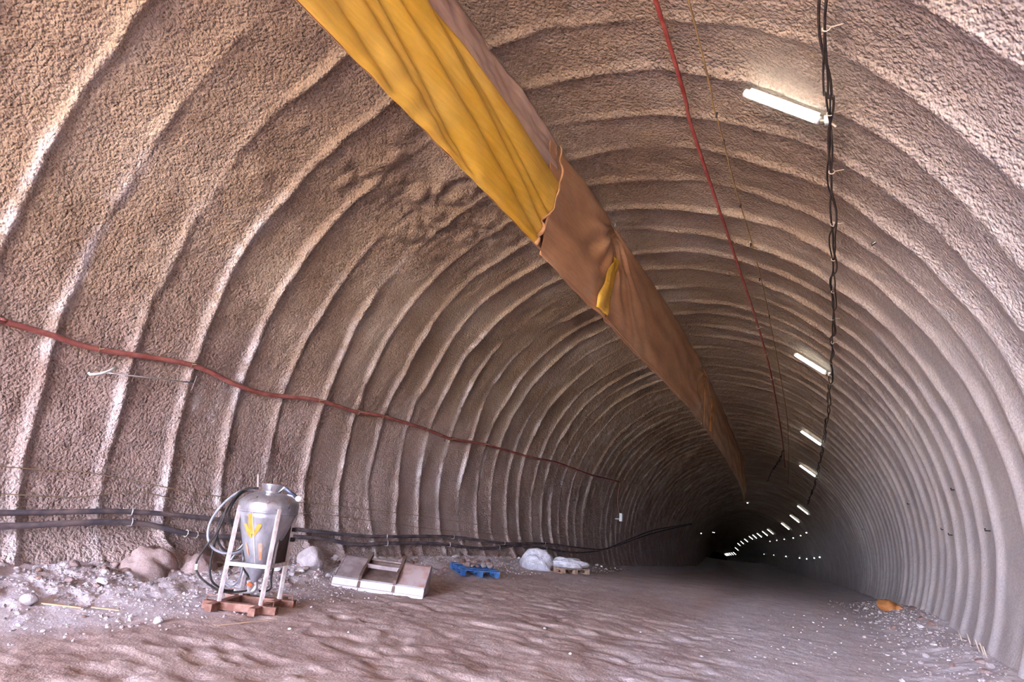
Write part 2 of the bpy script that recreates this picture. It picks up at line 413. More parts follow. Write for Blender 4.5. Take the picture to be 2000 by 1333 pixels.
# far end of the excavation
ec = axis(329); bm = bmesh.new(); box(bm, (40, .5, 40), (float(ec[0]), 329.0, float(ec[1])))
tag(bmobj('wall_far', bm, simple('bare_rock', lin(90, 75, 66), lin(120, 100, 90), .95, scale=.6)), 'rock face at the dark far end of the tunnel', kind='structure')
# ------------------------------------------------------------------ materials of the objects
M_RED = simple('red_hose', lin(158, 60, 56), lin(176, 92, 84), .5, scale=5)
M_REDD = simple('dusty_red_hose', lin(132, 74, 70), lin(160, 100, 92), .6, scale=4)
M_CORD = simple('straw_cord', lin(176, 144, 92), lin(150, 120, 82), .7, scale=4)
M_BLACK = simple('black_rubber', lin(34, 31, 31), lin(58, 52, 51), .55, scale=12)
M_CABLE = simple('dusty_black_cable', lin(52, 42, 38), lin(78, 64, 57), .6, scale=9)
M_PIPE = simple('dusty_dark_pipe', lin(78, 74, 82), lin(120, 106, 106), .6, scale=3)
M_WIRE = simple('dull_wire', lin(120, 104, 84), lin(142, 124, 100), .6)
M_STEEL = simple('galvanised_steel', lin(176, 172, 174), lin(200, 196, 198), .42, .5, scale=10)
M_TIE = simple('pale_tie', lin(196, 176, 160), lin(206, 190, 176), .6)
M_WHITE = simple('white_paint', lin(216, 220, 220), lin(228, 230, 230), .5)
M_RUST = simple('rusty_painted_steel', lin(120, 80, 66), lin(158, 122, 108), .8, .1, scale=7, bump=.3, dist=.006)
M_RUSTL = simple('dusty_worn_steel', lin(160, 130, 122), lin(190, 178, 180), .8, .1, scale=9, bump=.3, dist=.006)
M_BLUEPAINT = simple('blue_paint', lin(60, 110, 180), lin(90, 136, 190), .6, scale=9)
M_WOOD = simple('grey_wood', lin(140, 112, 92), lin(176, 150, 130), .85, scale=14)
M_ORANGE = simple('orange_plastic', lin(196, 82, 40), lin(206, 96, 56), .5)
M_HOSEGREY = simple('grey_rubber', lin(140, 144, 154), lin(166, 168, 176), .5)
def stone_mat(name, a, b):
    n = NB(name); c = n.ramp(n.noise(n.geo, 3.5, 5, .65), (.36, a), (.64, b))
    n.bump(n.noise(n.geo, 26, 4, .65), .7, .02); return n.set(c, .95, 0, .12)
M_STONE = [stone_mat('grey_stone', lin(160, 148, 148), lin(196, 188, 190)), stone_mat('mauve_stone', lin(136, 116, 112), lin(172, 152, 148)), stone_mat('pale_stone', lin(196, 190, 192), lin(222, 218, 222)), stone_mat('brown_stone', lin(120, 94, 84), lin(156, 130, 118))]
M_ORSTONE = stone_mat('orange_stone', lin(160, 98, 54), lin(196, 136, 84))

# ------------------------------------------------------------------ hanging fabric ventilation duct (deflated) along the crown
def fabric(name, a, b, trans, rough=.5):
    n = NB(name)
    c = n.ramp(n.noise(n.map(n.geo, (1, .5, 1)), 1.6, 5, .6), (.35, a), (.66, b))
    c = n.mix(1.0, c, n.ramp(n.noise(n.map(n.geo, (1, .25, 3)), 9, 4, .6), (.35, .9), (.65, 1.05)), 'MULTIPLY')
    n.bump(n.noise(n.map(n.geo, (1, .35, 1.6)), 7, 4, .6), .25, .02)
    n.set(c, rough, 0, .35)
    t = n.t.nodes.new('ShaderNodeBsdfTranslucent'); n.L(c, t.inputs[0]); m = n.t.nodes.new('ShaderNodeMixShader'); m.inputs[0].default_value = trans
    n.t.links.new(n.b.outputs[0], m.inputs[1]); n.t.links.new(t.outputs[0], m.inputs[2]); n.t.links.new(m.outputs[0], n.o.inputs[0])
    return n.m
M_YEL = fabric('yellow_duct_cloth', lin(240, 188, 62), lin(250, 206, 96), .22, .5)
M_BRN = fabric('brown_duct_cloth', lin(200, 148, 108), lin(220, 172, 130), .12, .36)
M_BRNTOP = fabric('dusty_brown_duct_cloth', lin(200, 166, 146), lin(216, 186, 166), .12, .5)
M_ORF = fabric('orange_torn_cloth', lin(206, 130, 60), lin(224, 160, 96), .2, .5)
DX = 0.17
HANG = [-2.2, 10.85, 21.6, 33.5]
def duct_top(s): return 5.815 - .06 + 0 * s
def duct_drop(s): return np.interp(s, [-5, 5.3, 7.3, 8.5, 10.5, 13.5, 17, 22, 27, 34, 38, 39.5], [2.07, 2.08, 2.13, 2.18, 2.2, 2.3, 2.28, 2.16, 2.05, 2.1, 2.4, 2.6])
def duct_pt(s, v, off):
    """s along the axis, v 0 (hem at the crown) .. 1 (lower fold), off = metres towards the right wall"""
    s = np.asarray(s, float); cx, cz = axis(s)
    return np.stack([cx + DX + off, s + TILT * (duct_top(s) - duct_drop(s) * v) * .0 + 0 * off - .62, cz + duct_top(s) - duct_drop(s) * v], -1)
def pleats(s, v):
    D = duct_drop(s); z = v * D
    belly = .06 * np.sin(PI * np.clip(v, 0, 1)) ** .8
    o = belly
    # soft lengthwise folds; they fan out of the hanging points and sag between them
    for h in HANG[1:3]:
        dx = s - h; r = np.sqrt(dx ** 2 + z ** 2) + 1e-6; a = np.arctan2(z, dx)       # a: 0 ahead .. pi behind
        fan = np.exp(-(r / 1.5) ** 2) * sstep(0, .12, r)
        o = o + .050 * fan * np.sin(15 * a + 2.0 * vnoise(a * 3, r * 1.5, 7)) - .03 * np.exp(-(r / .4) ** 2)
        long = np.exp(-((a - .55) / .5) ** 2) * np.exp(-np.clip(r - .5, 0, 9) / 2.6) * sstep(.2, .8, r)
        o = o + .026 * long * np.sin(26 * a + 1.2 * vnoise(r * .9, a * 4, 8))
        swag = np.exp(-((a - 2.45) / .5) ** 2) * np.exp(-np.clip(r - .3, 0, 9) / 1.5) * sstep(.08, .45, r)
        o = o + .06 * swag * np.sin(17 * a + .5 * r)
        # the fabric pulled in below the hook, a crease down to the lower fold
        o = o - .05 * np.exp(-((dx + .25 * v) / .16) ** 2) * sstep(0, .2, v)
        sag = np.exp(-((dx + 1.5) / 1.3) ** 2)
        o = o + .055 * sag * np.sin(9.5 * (v - .14 * (dx + 1.5) ** 2) + .6)
    o = o + .010 * np.sin(2 * PI * (3.2 * v - .10 * s + .35 * vnoise(s * .5, v * 2, 4))) + .02 * fbm(s * .9, v * 3, 12, 3)
    return o
def yel_folds(s, v):
    """rounded lengthwise folds with narrow valleys that run down to the lower fold as they go in"""
    o = .05 * np.sin(PI * np.clip(v, 0, 1)) ** .8
    for sa, va, sl_, dp, wl in ((3.43, .70, .15, .055, .05), (3.63, .61, .19, .075, .05), (3.92, .47, .125, .085, .055), (4.28, .29, .155, .06, .05), (5.6, .42, .12, .035, .04), (2.4, .72, .16, .05, .05), (6.2, .55, .15, .03, .04)):
        c = va + sl_ * (s - sa) + .012 * np.sin(1.3 * s + 9 * va); q = (v - c) / wl
        o = o - dp * sstep(1.05, .9, c) * np.exp(-np.abs(np.where(q > 0, q * 1.7, q * .55)) ** 1.5)
    return o + .05 + .010 * fbm(s * 2.2, v * 7, 15, 3) + .014 * fbm(s * .8, v * 2.5, 16, 2) - .03 * sstep(.97, 1.0, v) + .010 * np.sin(13 * s + 16 * v + 3 * vnoise(s * 1.5, v * 3, 5)) * sstep(.72, .9, v) * np.clip(vnoise(s * .8, 0 * v, 6) + .3, 0, 1)
def sheet(name, s, v, offf, mat, parent, thick=.006):
    S, Vv = np.meshgrid(s, v, indexing='ij')
    P = duct_pt(S, Vv, offf(S, Vv)).reshape(-1, 3)
    o = link(name, np_mesh(name, P, quads(len(s), len(v))), mat, parent)
    m = o.modifiers.new('s', 'SOLIDIFY'); m.thickness = thick
    return o
duct = thing('ventilation_duct', 'long slack yellow and brown fabric ventilation duct hanging from the tunnel crown', 'duct', (0, 0, 0))
SEAM = 7.82
vv = np.linspace(0, 1, 64)
sheet('brown_sleeve', np.arange(SEAM - .25, 21.8, .06), vv, pleats, M_BRN, duct)['label'] = 'brown fabric length beyond the torn cuff, gathered at its hooks'
sheet('brown_sleeve', np.arange(21.6, 39.6, .10), vv, lambda s, v: pleats(s, v) + .02 + .05 * sstep(34, 39, s) * np.sin(9 * v + s), M_BRN, duct)['label'] = 'farthest brown length, running into the dark'
# back sheet of the flattened tube
sheet('back_sheet', np.arange(-5, 39.4, .2), np.linspace(0, .985, 24), lambda s, v: -.03 * sstep(1, .8, v) - .09 * np.sin(PI * v) + .03 * sstep(.9, 1.0, v) + .015 * fbm(s, v * 3, 33, 2), M_BRN, duct)
# near length: dusty brown upper part and the yellow sleeve below it
sheet('upper_strip', np.arange(-5, SEAM + .1, .05), np.linspace(0, .46, 36), lambda s, v: pleats(s, v) + .012 * np.sin(26 * v + 1.2 * s) + .04 * fbm(s * 2.2 + v * 7, v * 9 - s * 1.2, 19, 3) + .01 - .08 * sstep(.18, .32, v), M_BRNTOP, duct)['label'] = 'dusty brown upper strip above the yellow cloth'
def seam_s(v): return SEAM - .02 - .55 * sstep(.45, 1.0, v) + .06 * np.sin(9 * v) + .03 * np.sin(23 * v)
def yel_sheet():
    n, v = 300, np.linspace(.0, 1.0, 84)
    f = np.linspace(0, 1, n); vb0 = .33; S = -5 + f[:, None] * (seam_s(vb0 + (1 - vb0) * v)[None] + 5); vb = np.clip(.26 + .030 * (S - 4.27), .22, .36); Vv = vb + (1 - vb) * v[None]
    edge = sstep(.0, .07, Vv - vb)
    P = duct_pt(S, Vv, yel_folds(S, Vv) + .03 + .015 * edge).reshape(-1, 3)
    o = link('yellow_sleeve', np_mesh('yellow_sleeve', P, quads(n, len(v))), M_YEL, duct)
    m = o.modifiers.new('s', 'SOLIDIFY'); m.thickness = .008; o['label'] = 'bright yellow near length with lengthwise folds'
yel_sheet()
v = np.linspace(.02, 1.0, 60)
cuff = duct_pt(seam_s(v), v, yel_folds(seam_s(v), v) * sstep(0, .3, v) + .06 + .02 * np.sin(31 * v))
tube('torn_cuff', cuff, .010 + .016 * sstep(.55, .95, v) + .010 * np.abs(np.sin(17 * v)) * np.abs(np.sin(5 * v)), M_BRN, duct, 7)
# torn flaps showing the yellow lining
def flap(s0, s1, v0, v1, w, name, mat, ph=0):
    n = 26; f = np.linspace(0, 1, n)[:, None]; g = np.linspace(-1, 1, 9)[None]
    wid = w * (.25 + .9 * np.clip(f, 0, .8) - 1.6 * np.clip(f - .86, 0, 1)) * (1 + .15 * np.sin(9 * f + ph))
    S = s0 + (s1 - s0) * f + g * wid; Vv = v0 + (v1 - v0) * f + 0 * g
    P = duct_pt(S, Vv, pleats(S, Vv) + .045 + .02 * (1 - g ** 2) - .03 * np.exp(-(g / .18) ** 2) + .012 * np.sin(5 * g + 6 * f)).reshape(-1, 3)
    o = link(name, np_mesh(name, P, quads(n, 9)), mat, duct); o.modifiers.new('s', 'SOLIDIFY').thickness = .006
    return o
flap(10.82, 10.2, .34, .985, .40, 'torn_flap', M_YEL)['label'] = 'yellow flap below the first hook'
flap(23.15, 22.75, .30, .95, .22, 'torn_flap', M_ORF, 1)['label'] = 'orange torn flap below the second hook'
flap(34.6, 35.2, .15, .7, .28, 'torn_flap', M_ORF, 2)['label'] = 'orange torn flap near the far end'
flap(37.6, 38.6, .5, 1.0, .2, 'torn_flap', M_ORF, 3)['label'] = 'orange torn strip at the far end'
for h in HANG[:3]:
    s = np.array([h]); a = duct_pt(s, np.array([.0]), np.array([.02]))[0]; b = surf(h, math.radians(2.0), -.02)
    tube('hook', [tuple(a), tuple(a + np.array([.01, 0, .06])), (b[0], a[1], b[2])], .012, M_STEEL, duct, 6)
sp = np.arange(-5, 39.5, .5)
tube('hanging_wire', duct_pt(sp, 0 * sp, 0 * sp + .0), .006, M_WIRE, duct, 6)

# ------------------------------------------------------------------ lines running along the vault
def ties(parent, path, spots, r, mat, name='cable_tie', tail=.07):
    path = np.asarray(path)
    for f in spots:
        i = min(max(int(f * (len(path) - 1)), 1), len(path) - 2); p = path[i]; t = path[i + 1] - path[i - 1]; t /= np.linalg.norm(t)
        a = np.cross(t, [0, 0, 1]); a /= np.linalg.norm(a) + 1e-9; b = np.cross(t, a)
        an = np.linspace(0, 2 * PI, 13); ring = p + r * (np.cos(an)[:, None] * a + np.sin(an)[:, None] * b)
        ring = np.vstack([ring, ring[-1] + a * tail])
        tube(name, ring, .006, mat, parent, 5)
def wavy(pts, inset, per=6, amp=0.02, seed=1):
    a = catmull(pts, per); rg = np.random.RandomState(seed)
    a[:, 1] += amp / 6 * 57.3 * rg.uniform(-1, 1, len(a)); a[0] = pts[0]
    return on_wall(a, inset)
P = catmull(on_wall([(-6, 25.0), (5.18, 25.2), (7.37, 24.5), (9.44, 24.5), (11.96, 24.6), (16.71, 24.8), (21.68, 25.1), (30.58, 25.4), (38, 25.5)], .14), 10)
t = tag(tube('red_hose', P, .025, M_RED), 'taut red hose running along the vault right of the fabric duct', 'hose')
ties(t, P, [.62, .68, .74, .79], .045, M_TIE)
P = catmull(on_wall([(-6, 28.8), (5.14, 28.8), (6.82, 28.4), (7.2, 28.5), (9.07, 28.5), (11.4, 28.9), (14.72, 28.5), (20.69, 28.1), (27, 28.4), (38, 27.5), (44, 27)], .12), 8)
t = tag(tube('cord', P, .010, M_CORD), 'thin straw-coloured cord strung along the vault beside the red hose', 'cord')
for s in (7.0, 7.6, 9.4, 10.9, 12.6, 15):
    tube('cord_clip', [tuple(surf(s, math.radians(28.5), .10)), tuple(surf(s + .02, math.radians(28.7), .16))], .014, M_BLACK, t, 5)
main = [(-6, 43.2), (4.74, 43.2), (6.04, 43.6), (8.1, 44.1), (9.69, 44.4), (13.59, 44.6), (18.57, 44.4), (26.55, 43.7), (35.16, 43.2), (47.71, 41.8)]
t = thing('cable_bundle', 'dark twisted cable bundle tied along the vault right of the tube lamps', 'cable')
a = catmull(main, 40); k = np.arange(len(a)); ph = a[:, 0] * 2.3
for q, (rad, mt) in enumerate(((.013, M_CABLE), (.010, M_BLACK), (.011, M_CABLE))):
    b = a.copy(); b[:, 1] += np.degrees(.010 / 6) * np.sin(ph + q * 2.1) + np.degrees(.012) * vnoise(a[:, 0] * 1.2, 0 * ph + q, 3)
    P = on_wall(b, .15) + np.array([0, 0, 1.0]) * ((.009) * np.cos(ph + q * 2.1))[:, None]
    tube('cable', P, rad, mt, t, 7)
PM = on_wall(a, .15)
ties(t, PM, [np.searchsorted(a[:, 0], s) / len(a) for s in (5.1, 6.2, 7.3, 8.6, 9.8, 11.2, 12.7, 14.3, 16, 18, 20.3)], .030, M_TIE, tail=.10)
a = catmull([(33, 25.5), (37, 22), (41, 18), (47, 13)], 12)
tag(tube('loose_cable', wavy(a.tolist(), .12, 2, .05), .022, M_BLACK), 'dark loose cable hanging on the far vault beyond the red hose end', 'cable')

# ------------------------------------------------------------------ tube lamps
n = NB('lamp_tube'); n.b.inputs['Emission Color'].default_value = (.93, 1.0, .98, 1); n.b.inputs['Emission Strength'].default_value = LAMP_E; M_TUBE = n.set((.9, .9, .9, 1), .4)
def lamp(s, thd, length, label, detail=True):
    th = math.radians(thd); h = length / 12
    a, b = surf(s, th - h, .17), surf(s, th + h, .17); c = (a + b) / 2; cxz = axis(s)
    r = thing('tube_lamp', label, 'lamp', tuple(c), group='tube lamps along the vault')
    ux = (b - a) / np.linalg.norm(b - a); up = np.array([c[0] - cxz[0], 0, c[2] - cxz[1]]); up /= np.linalg.norm(up)
    tube('tube', [ux * -length * .5, ux * -length * .485, ux * length * .485, ux * length * .5], [.02, .042, .042, .02], M_TUBE, r, 10)
    if detail:
        for q in (-1, 1):
            tube('end_cap', [ux * q * length * .5, ux * q * length * .545], .045, M_WHITE, r, 10)
        bm = bmesh.new(); bar(bm, ux * -length * .5 + up * .06, ux * length * .5 + up * .06, .035, .02); bmobj('housing', bm, M_WHITE, r)
        bm = bmesh.new(); box(bm, (.07, .05, .10), tuple(ux * (length * .5 + .10) + up * .04), bevel=.01); bmobj('connector', bm, M_WHITE, r)
        tube('lead', [ux * length * .54, ux * (length * .5 + .12) + up * .03, ux * (length * .5 + .22) - up * .0], .012, M_TIE, r, 6)
    return r
lamp(6.35, 38.0, .84, 'long glowing tube lamp nearest the camera, high on the right vault')
lamp(17.2, 38.6, .86, 'second glowing tube lamp along the vault, next to the dark cable bundle')
lamp(26.6, 38.6, .86, 'third glowing tube lamp along the vault, halfway down')
lamp(34.6, 38.2, .86, 'fourth glowing tube lamp, beside the lower end of the cable bundle')
lamp(53.0, 39.5, .9, 'fifth glowing tube lamp, just below the end of the cable bundle')
ORD = ['sixth', 'seventh', 'eighth', 'ninth', 'tenth', 'eleventh', 'twelfth', 'thirteenth', 'fourteenth', 'fifteenth', 'sixteenth']
FAR = [62, 72, 93, 104, 116, 128, 140, 156, 172, 188, 215, 250, 262, 274, 286, 296, 306]
for k, s in enumerate(FAR):
    lb = {0: 'sixth tube lamp, short and dim in the dark far bend', 1: 'seventh tube lamp, a thin stroke in the dark far bend'}.get(k, ORD[k] + ' tube lamp counted inward from the camera, a tiny dash in the dark bend' if k < 11 else 'tiny tube lamp merged in the last bright cluster at the far end')
    lamp(s, 39, .95 if s < 200 else 1.3, lb, False)
n = NB('marker_glow'); n.b.inputs['Emission Color'].default_value = (.95, 1, .97, 1); n.b.inputs['Emission Strength'].default_value = 0.25; M_MARK = n.set((.9, .9, .9, 1), .4)
def marker(s, thd, label, grp):
    p = surf(s, math.radians(thd), .1); o = lathe('marker_light', [(.012, -.04), (.05, -.03), (.065, 0), (.05, .03), (.012, .04)], M_MARK, None, 8)
    o.location = p; tag(o, label, 'light', grp)
NTH = ['nearest', 'second', 'third', 'fourth', 'fifth', 'sixth', 'seventh']
for k, s in enumerate((64.1, 68.8, 75.8, 86, 97, 109)): marker(s, 54, NTH[k] + ' tiny marker light of the upper row on the dark right wall', 'upper row of marker lights')
for k, s in enumerate((64, 67.7, 73.5, 79.9, 95.6, 114.7, 135)): marker(s, 77.3, NTH[k] + ' tiny marker light of the lower row on the dark right wall', 'lower row of marker lights')
for s, th in ((63.9, -3.7), (108.5, -47), (120, -43), (70, -62)): marker(s, th, 'tiny round marker light on the dark left vault far inside', 'far left marker lights')

# ------------------------------------------------------------------ lines on the left wall
hp = [(-4, -73), (2.5, -73.0), (3.13, -73.0), (3.72, -73.2), (4.32, -73.5), (5.73, -72.2), (6.67, -73.6), (7.36, -73.9), (8.62, -72.5), (9.72, -72.8), (10.67, -72.2), (12.46, -72.5), (13.74, -73.3), (15.57, -72.2), (18.67, -71.2), (21.39, -68.8), (24.99, -67.0), (29.27, -63.2)]
P = catmull(on_wall(hp, .13), 8)
t = tag(tube('red_hose', P, .042, M_REDD), 'dusty red hose slung along the left wall above the dark pipes', 'hose')
ties(t, P, [np.searchsorted(P[:, 1], y) / len(P) for y in (4.2, 5.6, 8.5, 9.7, 10.6, 12.3, 13.7, 15.5)], .05, M_WIRE, 'tie_wire', .12)
def pipe(pts, r, label, seed):
    P = catmull(on_wall(pts, .17), 8); t = tag(tube('pipe', P, r, M_PIPE, None, 10), label, 'pipe'); return t, P
pu, PU = pipe([(-4, -98), (2.5, -98.2), (3.63, -98.1), (5.25, -97.4), (6.86, -98.4), (8.88, -100.2), (10.41, -101.3), (11.5, -101.4), (14.23, -101.5), (17.27, -103.0), (20.69, -101.6), (26.21, -100.4), (29.22, -98.2), (34.17, -89.7), (41.1, -79.1), (54.51, -62.4)], .040, 'upper of the two dark pipes sagging along the foot of the left wall', 1)
pw, PW = pipe([(-4, -100), (2.5, -100.2), (3.65, -99.9), (5.26, -99.1), (6.56, -101.3), (8.87, -101.6), (10.22, -103.3), (11.48, -103.1), (13.42, -103.4), (15.84, -105.0), (18.81, -103.3), (22.75, -103.6), (26.12, -101.9), (30.75, -96.2), (41.24, -80.9), (54.65, -63.0)], .043, 'lower of the two dark pipes sagging along the foot of the left wall', 2)
for t, P in ((pu, PU), (pw, PW)):
    for y in (5.2, 11.4, 14.0, 17.0, 20.6):
        i = int(np.searchsorted(P[:, 1], y)); q = P[i]; inw = np.array([1, 0, 0.1])
        tube('hook', [q + np.array([-.16, 0, .03]), q + np.array([-.05, 0, -.055]), q + np.array([.045, 0, -.045]), q + np.array([.055, 0, .02]), q + np.array([.03, .0, .07])], .009, M_STEEL, t, 6)
i = int(np.searchsorted(PW[:, 1], 6.3)); ties(pw, PW, [(i) / len(PW), (i + 1.0) / len(PW)], .055, M_TIE, 'tie_wire', .02)
for lab, pts in (('upper of two thin wires strung low on the left wall above the pipes', [(-3, -92), (3.56, -91.8), (4.69, -91.7), (6.76, -94.0), (9.21, -94.3), (13.11, -95.9), (19.52, -97.9), (29.08, -93.8)]),
                 ('lower of two thin wires strung low on the left wall above the pipes', [(-3, -95), (3.61, -95.5), (4.53, -95.4), (5.32, -94.0), (5.92, -94.9), (6.99, -96.7), (9.22, -96.5), (11.4, -97.9), (14.88, -99.9), (23.14, -97.5)])):
    tag(tube('wire', catmull(on_wall(pts, .10), 6), .008, M_WIRE, None, 5), lab, 'wire')
# comb antenna on the left wall under the red hose
A0, A1 = surf(4.38, math.radians(-76.6), .26), surf(5.86, math.radians(-75.0), .18)
ax_ = (A1 - A0); ln = np.linalg.norm(ax_); ax_ /= ln; cv = np.array([.12, .05, 1.0]); cv /= np.linalg.norm(cv)
an = thing('antenna', 'slender comb antenna with a white bent dipole on the left wall below the red hose', 'antenna', tuple(A0))
tube('boom', [ax_ * .0, ax_ * ln], .011, M_STEEL, an, 6)
for k, f in enumerate((.24, .33, .42, .50, .58, .66, .74, .82, 1.0)):
    hl = .13 if k in (0, 8) else .085 + .01 * (k % 3)
    tube('element', [ax_ * ln * f - cv * hl, ax_ * ln * f + cv * hl], .007, M_WIRE if 0 < k < 8 else M_STEEL, an, 5)
sd = np.array([.10, -.10, -.02])
tube('dipole', [ax_ * .20 + cv * .10 + sd * .3, ax_ * .17 + cv * .03 + sd, ax_ * .07 - cv * .03 + sd, ax_ * -.06 - cv * .055 + sd, ax_ * -.10 - cv * .035 + sd * .7], .020, M_WHITE, an, 8)
tube('mast', [ax_ * .10, ax_ * .08 + np.array([-.30, 0, 0])], .012, M_STEEL, an, 6)
tube('loose_lead', [ax_ * .0, ax_ * -.10 + cv * .03, ax_ * -.17 + cv * .12, ax_ * -.10 + cv * .2], .005, M_WIRE, an, 5)
# small white wall unit hanging under the end of the red hose
w0 = surf(29.6, math.radians(-63.5), .12); w1 = surf(31.2, math.radians(-80.6), .2)
wu = thing('wall_antenna', 'small white bracket unit hanging under the far end of the red hose', 'antenna', tuple(w1))
bm = bmesh.new(); box(bm, (.16, .22, .42), (.1, 0, .05), bevel=.02); bmobj('body', bm, M_WHITE, wu)
bm = bmesh.new(); bar(bm, (-.3, 0, -.05), (.1, 0, -.05), .06, .06); bmobj('arm', bm, M_STEEL, wu)
mid = surf(30.4, math.radians(-72), .12)
tube('lead', catmull([tuple(w0 - w1), tuple(mid - w1), (0, 0, .2)], 5), .02, M_REDD, wu, 6)
# anchor stubs on the right wall
for s, th in ((13.63, 80.6), (11.7, 88.0), (15.7, 87.3), (14.92, 88.5), (19.68, 78.6), (32.79, 74.6), (8.69, 49.6)):
    a = surf(s, math.radians(th), -.03); b = surf(s, math.radians(th), .07)
    o = tube('anchor_stub', [(0, 0, 0), tuple((b - a)), tuple((b - a) + np.array([.0, -.03, .03]))], .011, M_BLACK, None, 6); o.location = a
    tag(o, {13.63: 'dark anchor stub high on the pale right wall', 11.7: 'largest dark hooked anchor stub on the pale right wall'}.get(s, 'short dark anchor stub poking from the right wall'), 'anchor', None if s in (13.63, 11.7) else 'anchor stubs on the right wall')
# ------------------------------------------------------------------ the hopper tank on its frame
TX, TY = -3.41, 5.92
TZ = gz(TX, TY) + .0
TR = math.radians(26)
tank = thing('hopper_tank', 'steel pressure hopper with a pointed cone on a leggy frame, orange arrow on its side', 'tank', (TX, TY, TZ), TR)
def steel_mat(name, lo, hi, rough, metal):
    n = NB(name)
    c = n.ramp(n.noise(n.map(n.obj, (1, 1, .35)), 5, 6, .65), (.34, lo), (.62, hi))
    n.bump(n.noise(n.obj, 18, 3), .12, .01)
    r = n.ramp(n.noise(n.obj, 7, 4), (.35, rough - .08), (.65, rough + .12))
    return n.set(c, r, metal, .5)
M_TANK = steel_mat('brushed_tank_steel', lin(150, 148, 154), lin(192, 190, 196), .34, .75)
M_CONE = steel_mat('dull_cone_steel', lin(146, 146, 154), lin(186, 186, 194), .42, .6)
M_PAINT = simple('orange_spray_paint', lin(206, 130, 40), lin(224, 152, 70), .6, scale=12)
M_PAINT2 = simple('faded_orange_paint', lin(204, 130, 92), lin(188, 156, 140), .6, scale=14)
M_FRAME = simple('pale_frame_steel', lin(186, 172, 168), lin(216, 208, 208), .5, .25, scale=9)
CZ0, CZ1, CR0, CR1 = .36, 1.29, .045, .41
cone_r = lambda z: CR0 + (CR1 - CR0) * min(max((z - CZ0) / (CZ1 - CZ0), 0), 1) ** .86
cone = lathe('cone', [(.03, CZ0 - .03)] + [(cone_r(z), z) for z in np.linspace(CZ0, CZ1, 12)], M_CONE, tank, 40)
lathe('body', [(CR1 - .02, CZ1 - .002), (CR1, CZ1), (CR1 + .004, CZ1 + .01), (CR1 + .004, CZ1 + .12), (CR1 - .002, CZ1 + .135), (.39, 1.455), (.35, 1.495), (.28, 1.53), (.20, 1.55), (.13, 1.56)], M_TANK, tank, 48)
lathe('neck', [(.11, 1.545), (.125, 1.56), (.115, 1.575), (.12, 1.585), (.16, 1.665), (.163, 1.68), (.15, 1.682), (.145, 1.66), (.105, 1.60)], M_TANK, tank, 32)
lathe('seam_ring', [(CR1 + .001, CZ1 - .012), (CR1 + .010, CZ1 - .006), (CR1 + .010, CZ1 + .006), (CR1 + .001, CZ1 + .012)], M_CONE, tank, 40)
CAMA = math.radians(-39.6) - TR                          # local bearing of the photographer, used to place the painted marks on the near side
def stroke(p0, p1, w, name, mat, n=10):
    """a painted stroke on the cone, ends given as (metres right of the middle, height)"""
    (u0, z0), (u1, z1) = p0, p1; V = []; dx, dz = u1 - u0, z1 - z0; l = math.hypot(dx, dz); nx, nz = -dz / l, dx / l
    for i in range(n):
        f = i / (n - 1); wd_ = w * (.5 + .10 * math.sin(7 * f + 9 * u0)) * (1 - .35 * f ** 6)
        for q in (-1, 0, 1):
            u, z = u0 + dx * f + nx * wd_ * q, z0 + dz * f + nz * wd_ * q; r = cone_r(z) + .004
            a = CAMA + math.asin(max(-.97, min(.97, u / r))); V.append((r * math.cos(a), r * math.sin(a), z))
    F = [(i * 3 + k, i * 3 + k + 1, i * 3 + k + 4, i * 3 + k + 3) for i in range(n - 1) for k in range(2)]
    me = bpy.data.meshes.new(name); me.from_pydata(V, [], F); me.update(); o = link(name, me, mat, cone); o.modifiers.new('s', 'SOLIDIFY').thickness = .004; return o
TPX = 1 / 586.0
axx = lambda y: 650 - (y - 370) * .271
zz = lambda y: CZ1 - (y - 370) * .00158
uz = lambda x, y: ((x - axx(y)) * TPX, zz(y))
stroke(uz(515, 388), uz(512, 560), .052, 'paint_arrow', M_PAINT); stroke(uz(586, 468), uz(518, 580), .050, 'paint_arrow', M_PAINT); stroke(uz(470, 478), uz(505, 592), .040, 'paint_arrow', M_PAINT)
stroke(uz(570, 632), uz(556, 778), .046, 'paint_bar', M_PAINT2); stroke(uz(462, 640), uz(470, 740), .022, 'paint_bar', M_PAINT2)
stroke(uz(535, 378), uz(512, 820), .012, 'weld_seam', M_FRAME, 14)
LG = .292
for sx_, sy_ in ((-1, -1), (1, -1), (1, 1), (-1, 1)):
    bm = bmesh.new(); bar(bm, (sx_ * LG, sy_ * LG, .09), (sx_ * (LG - .005), sy_ * (LG - .005), 1.35), .05, .05, .004); bmobj('leg', bm, M_FRAME, tank)
for a, b in (((-1, -1), (1, -1)), ((1, -1), (1, 1)), ((1, 1), (-1, 1)), ((-1, 1), (-1, -1))):
    bm = bmesh.new(); bar(bm, (a[0] * LG, a[1] * LG, .585), (b[0] * LG, b[1] * LG, .585), .045, .05, .003); bmobj('cross_rail', bm, M_FRAME, tank)
for q in (-1, 1):
    bm = bmesh.new(); box(bm, (1.02, .10, .10), (.02, q * LG, .055), bevel=.006); bmobj('base_beam', bm, M_RUST, tank)
    bm = bmesh.new(); box(bm, (.10, 1.04, .098), (q * LG, -.02, .054), bevel=.006); bmobj('base_beam', bm, M_RUST, tank)
for hx, hy in ((-.38, -.31), (.40, -.31), (.42, .27), (-.38, .27)):
    tube('lifting_loop', [(hx - .075, hy, .09), (hx - .075, hy, .17), (hx + .075, hy, .17), (hx + .075, hy, .09)], .011, M_RUST, tank, 6, False)
bm = bmesh.new(); box(bm, (.03, .34, .50), (LG - .03, .10, .86)); bmobj('rear_panel', bm, simple('dark_panel', lin(70, 58, 54), lin(92, 80, 76), .8), tank)
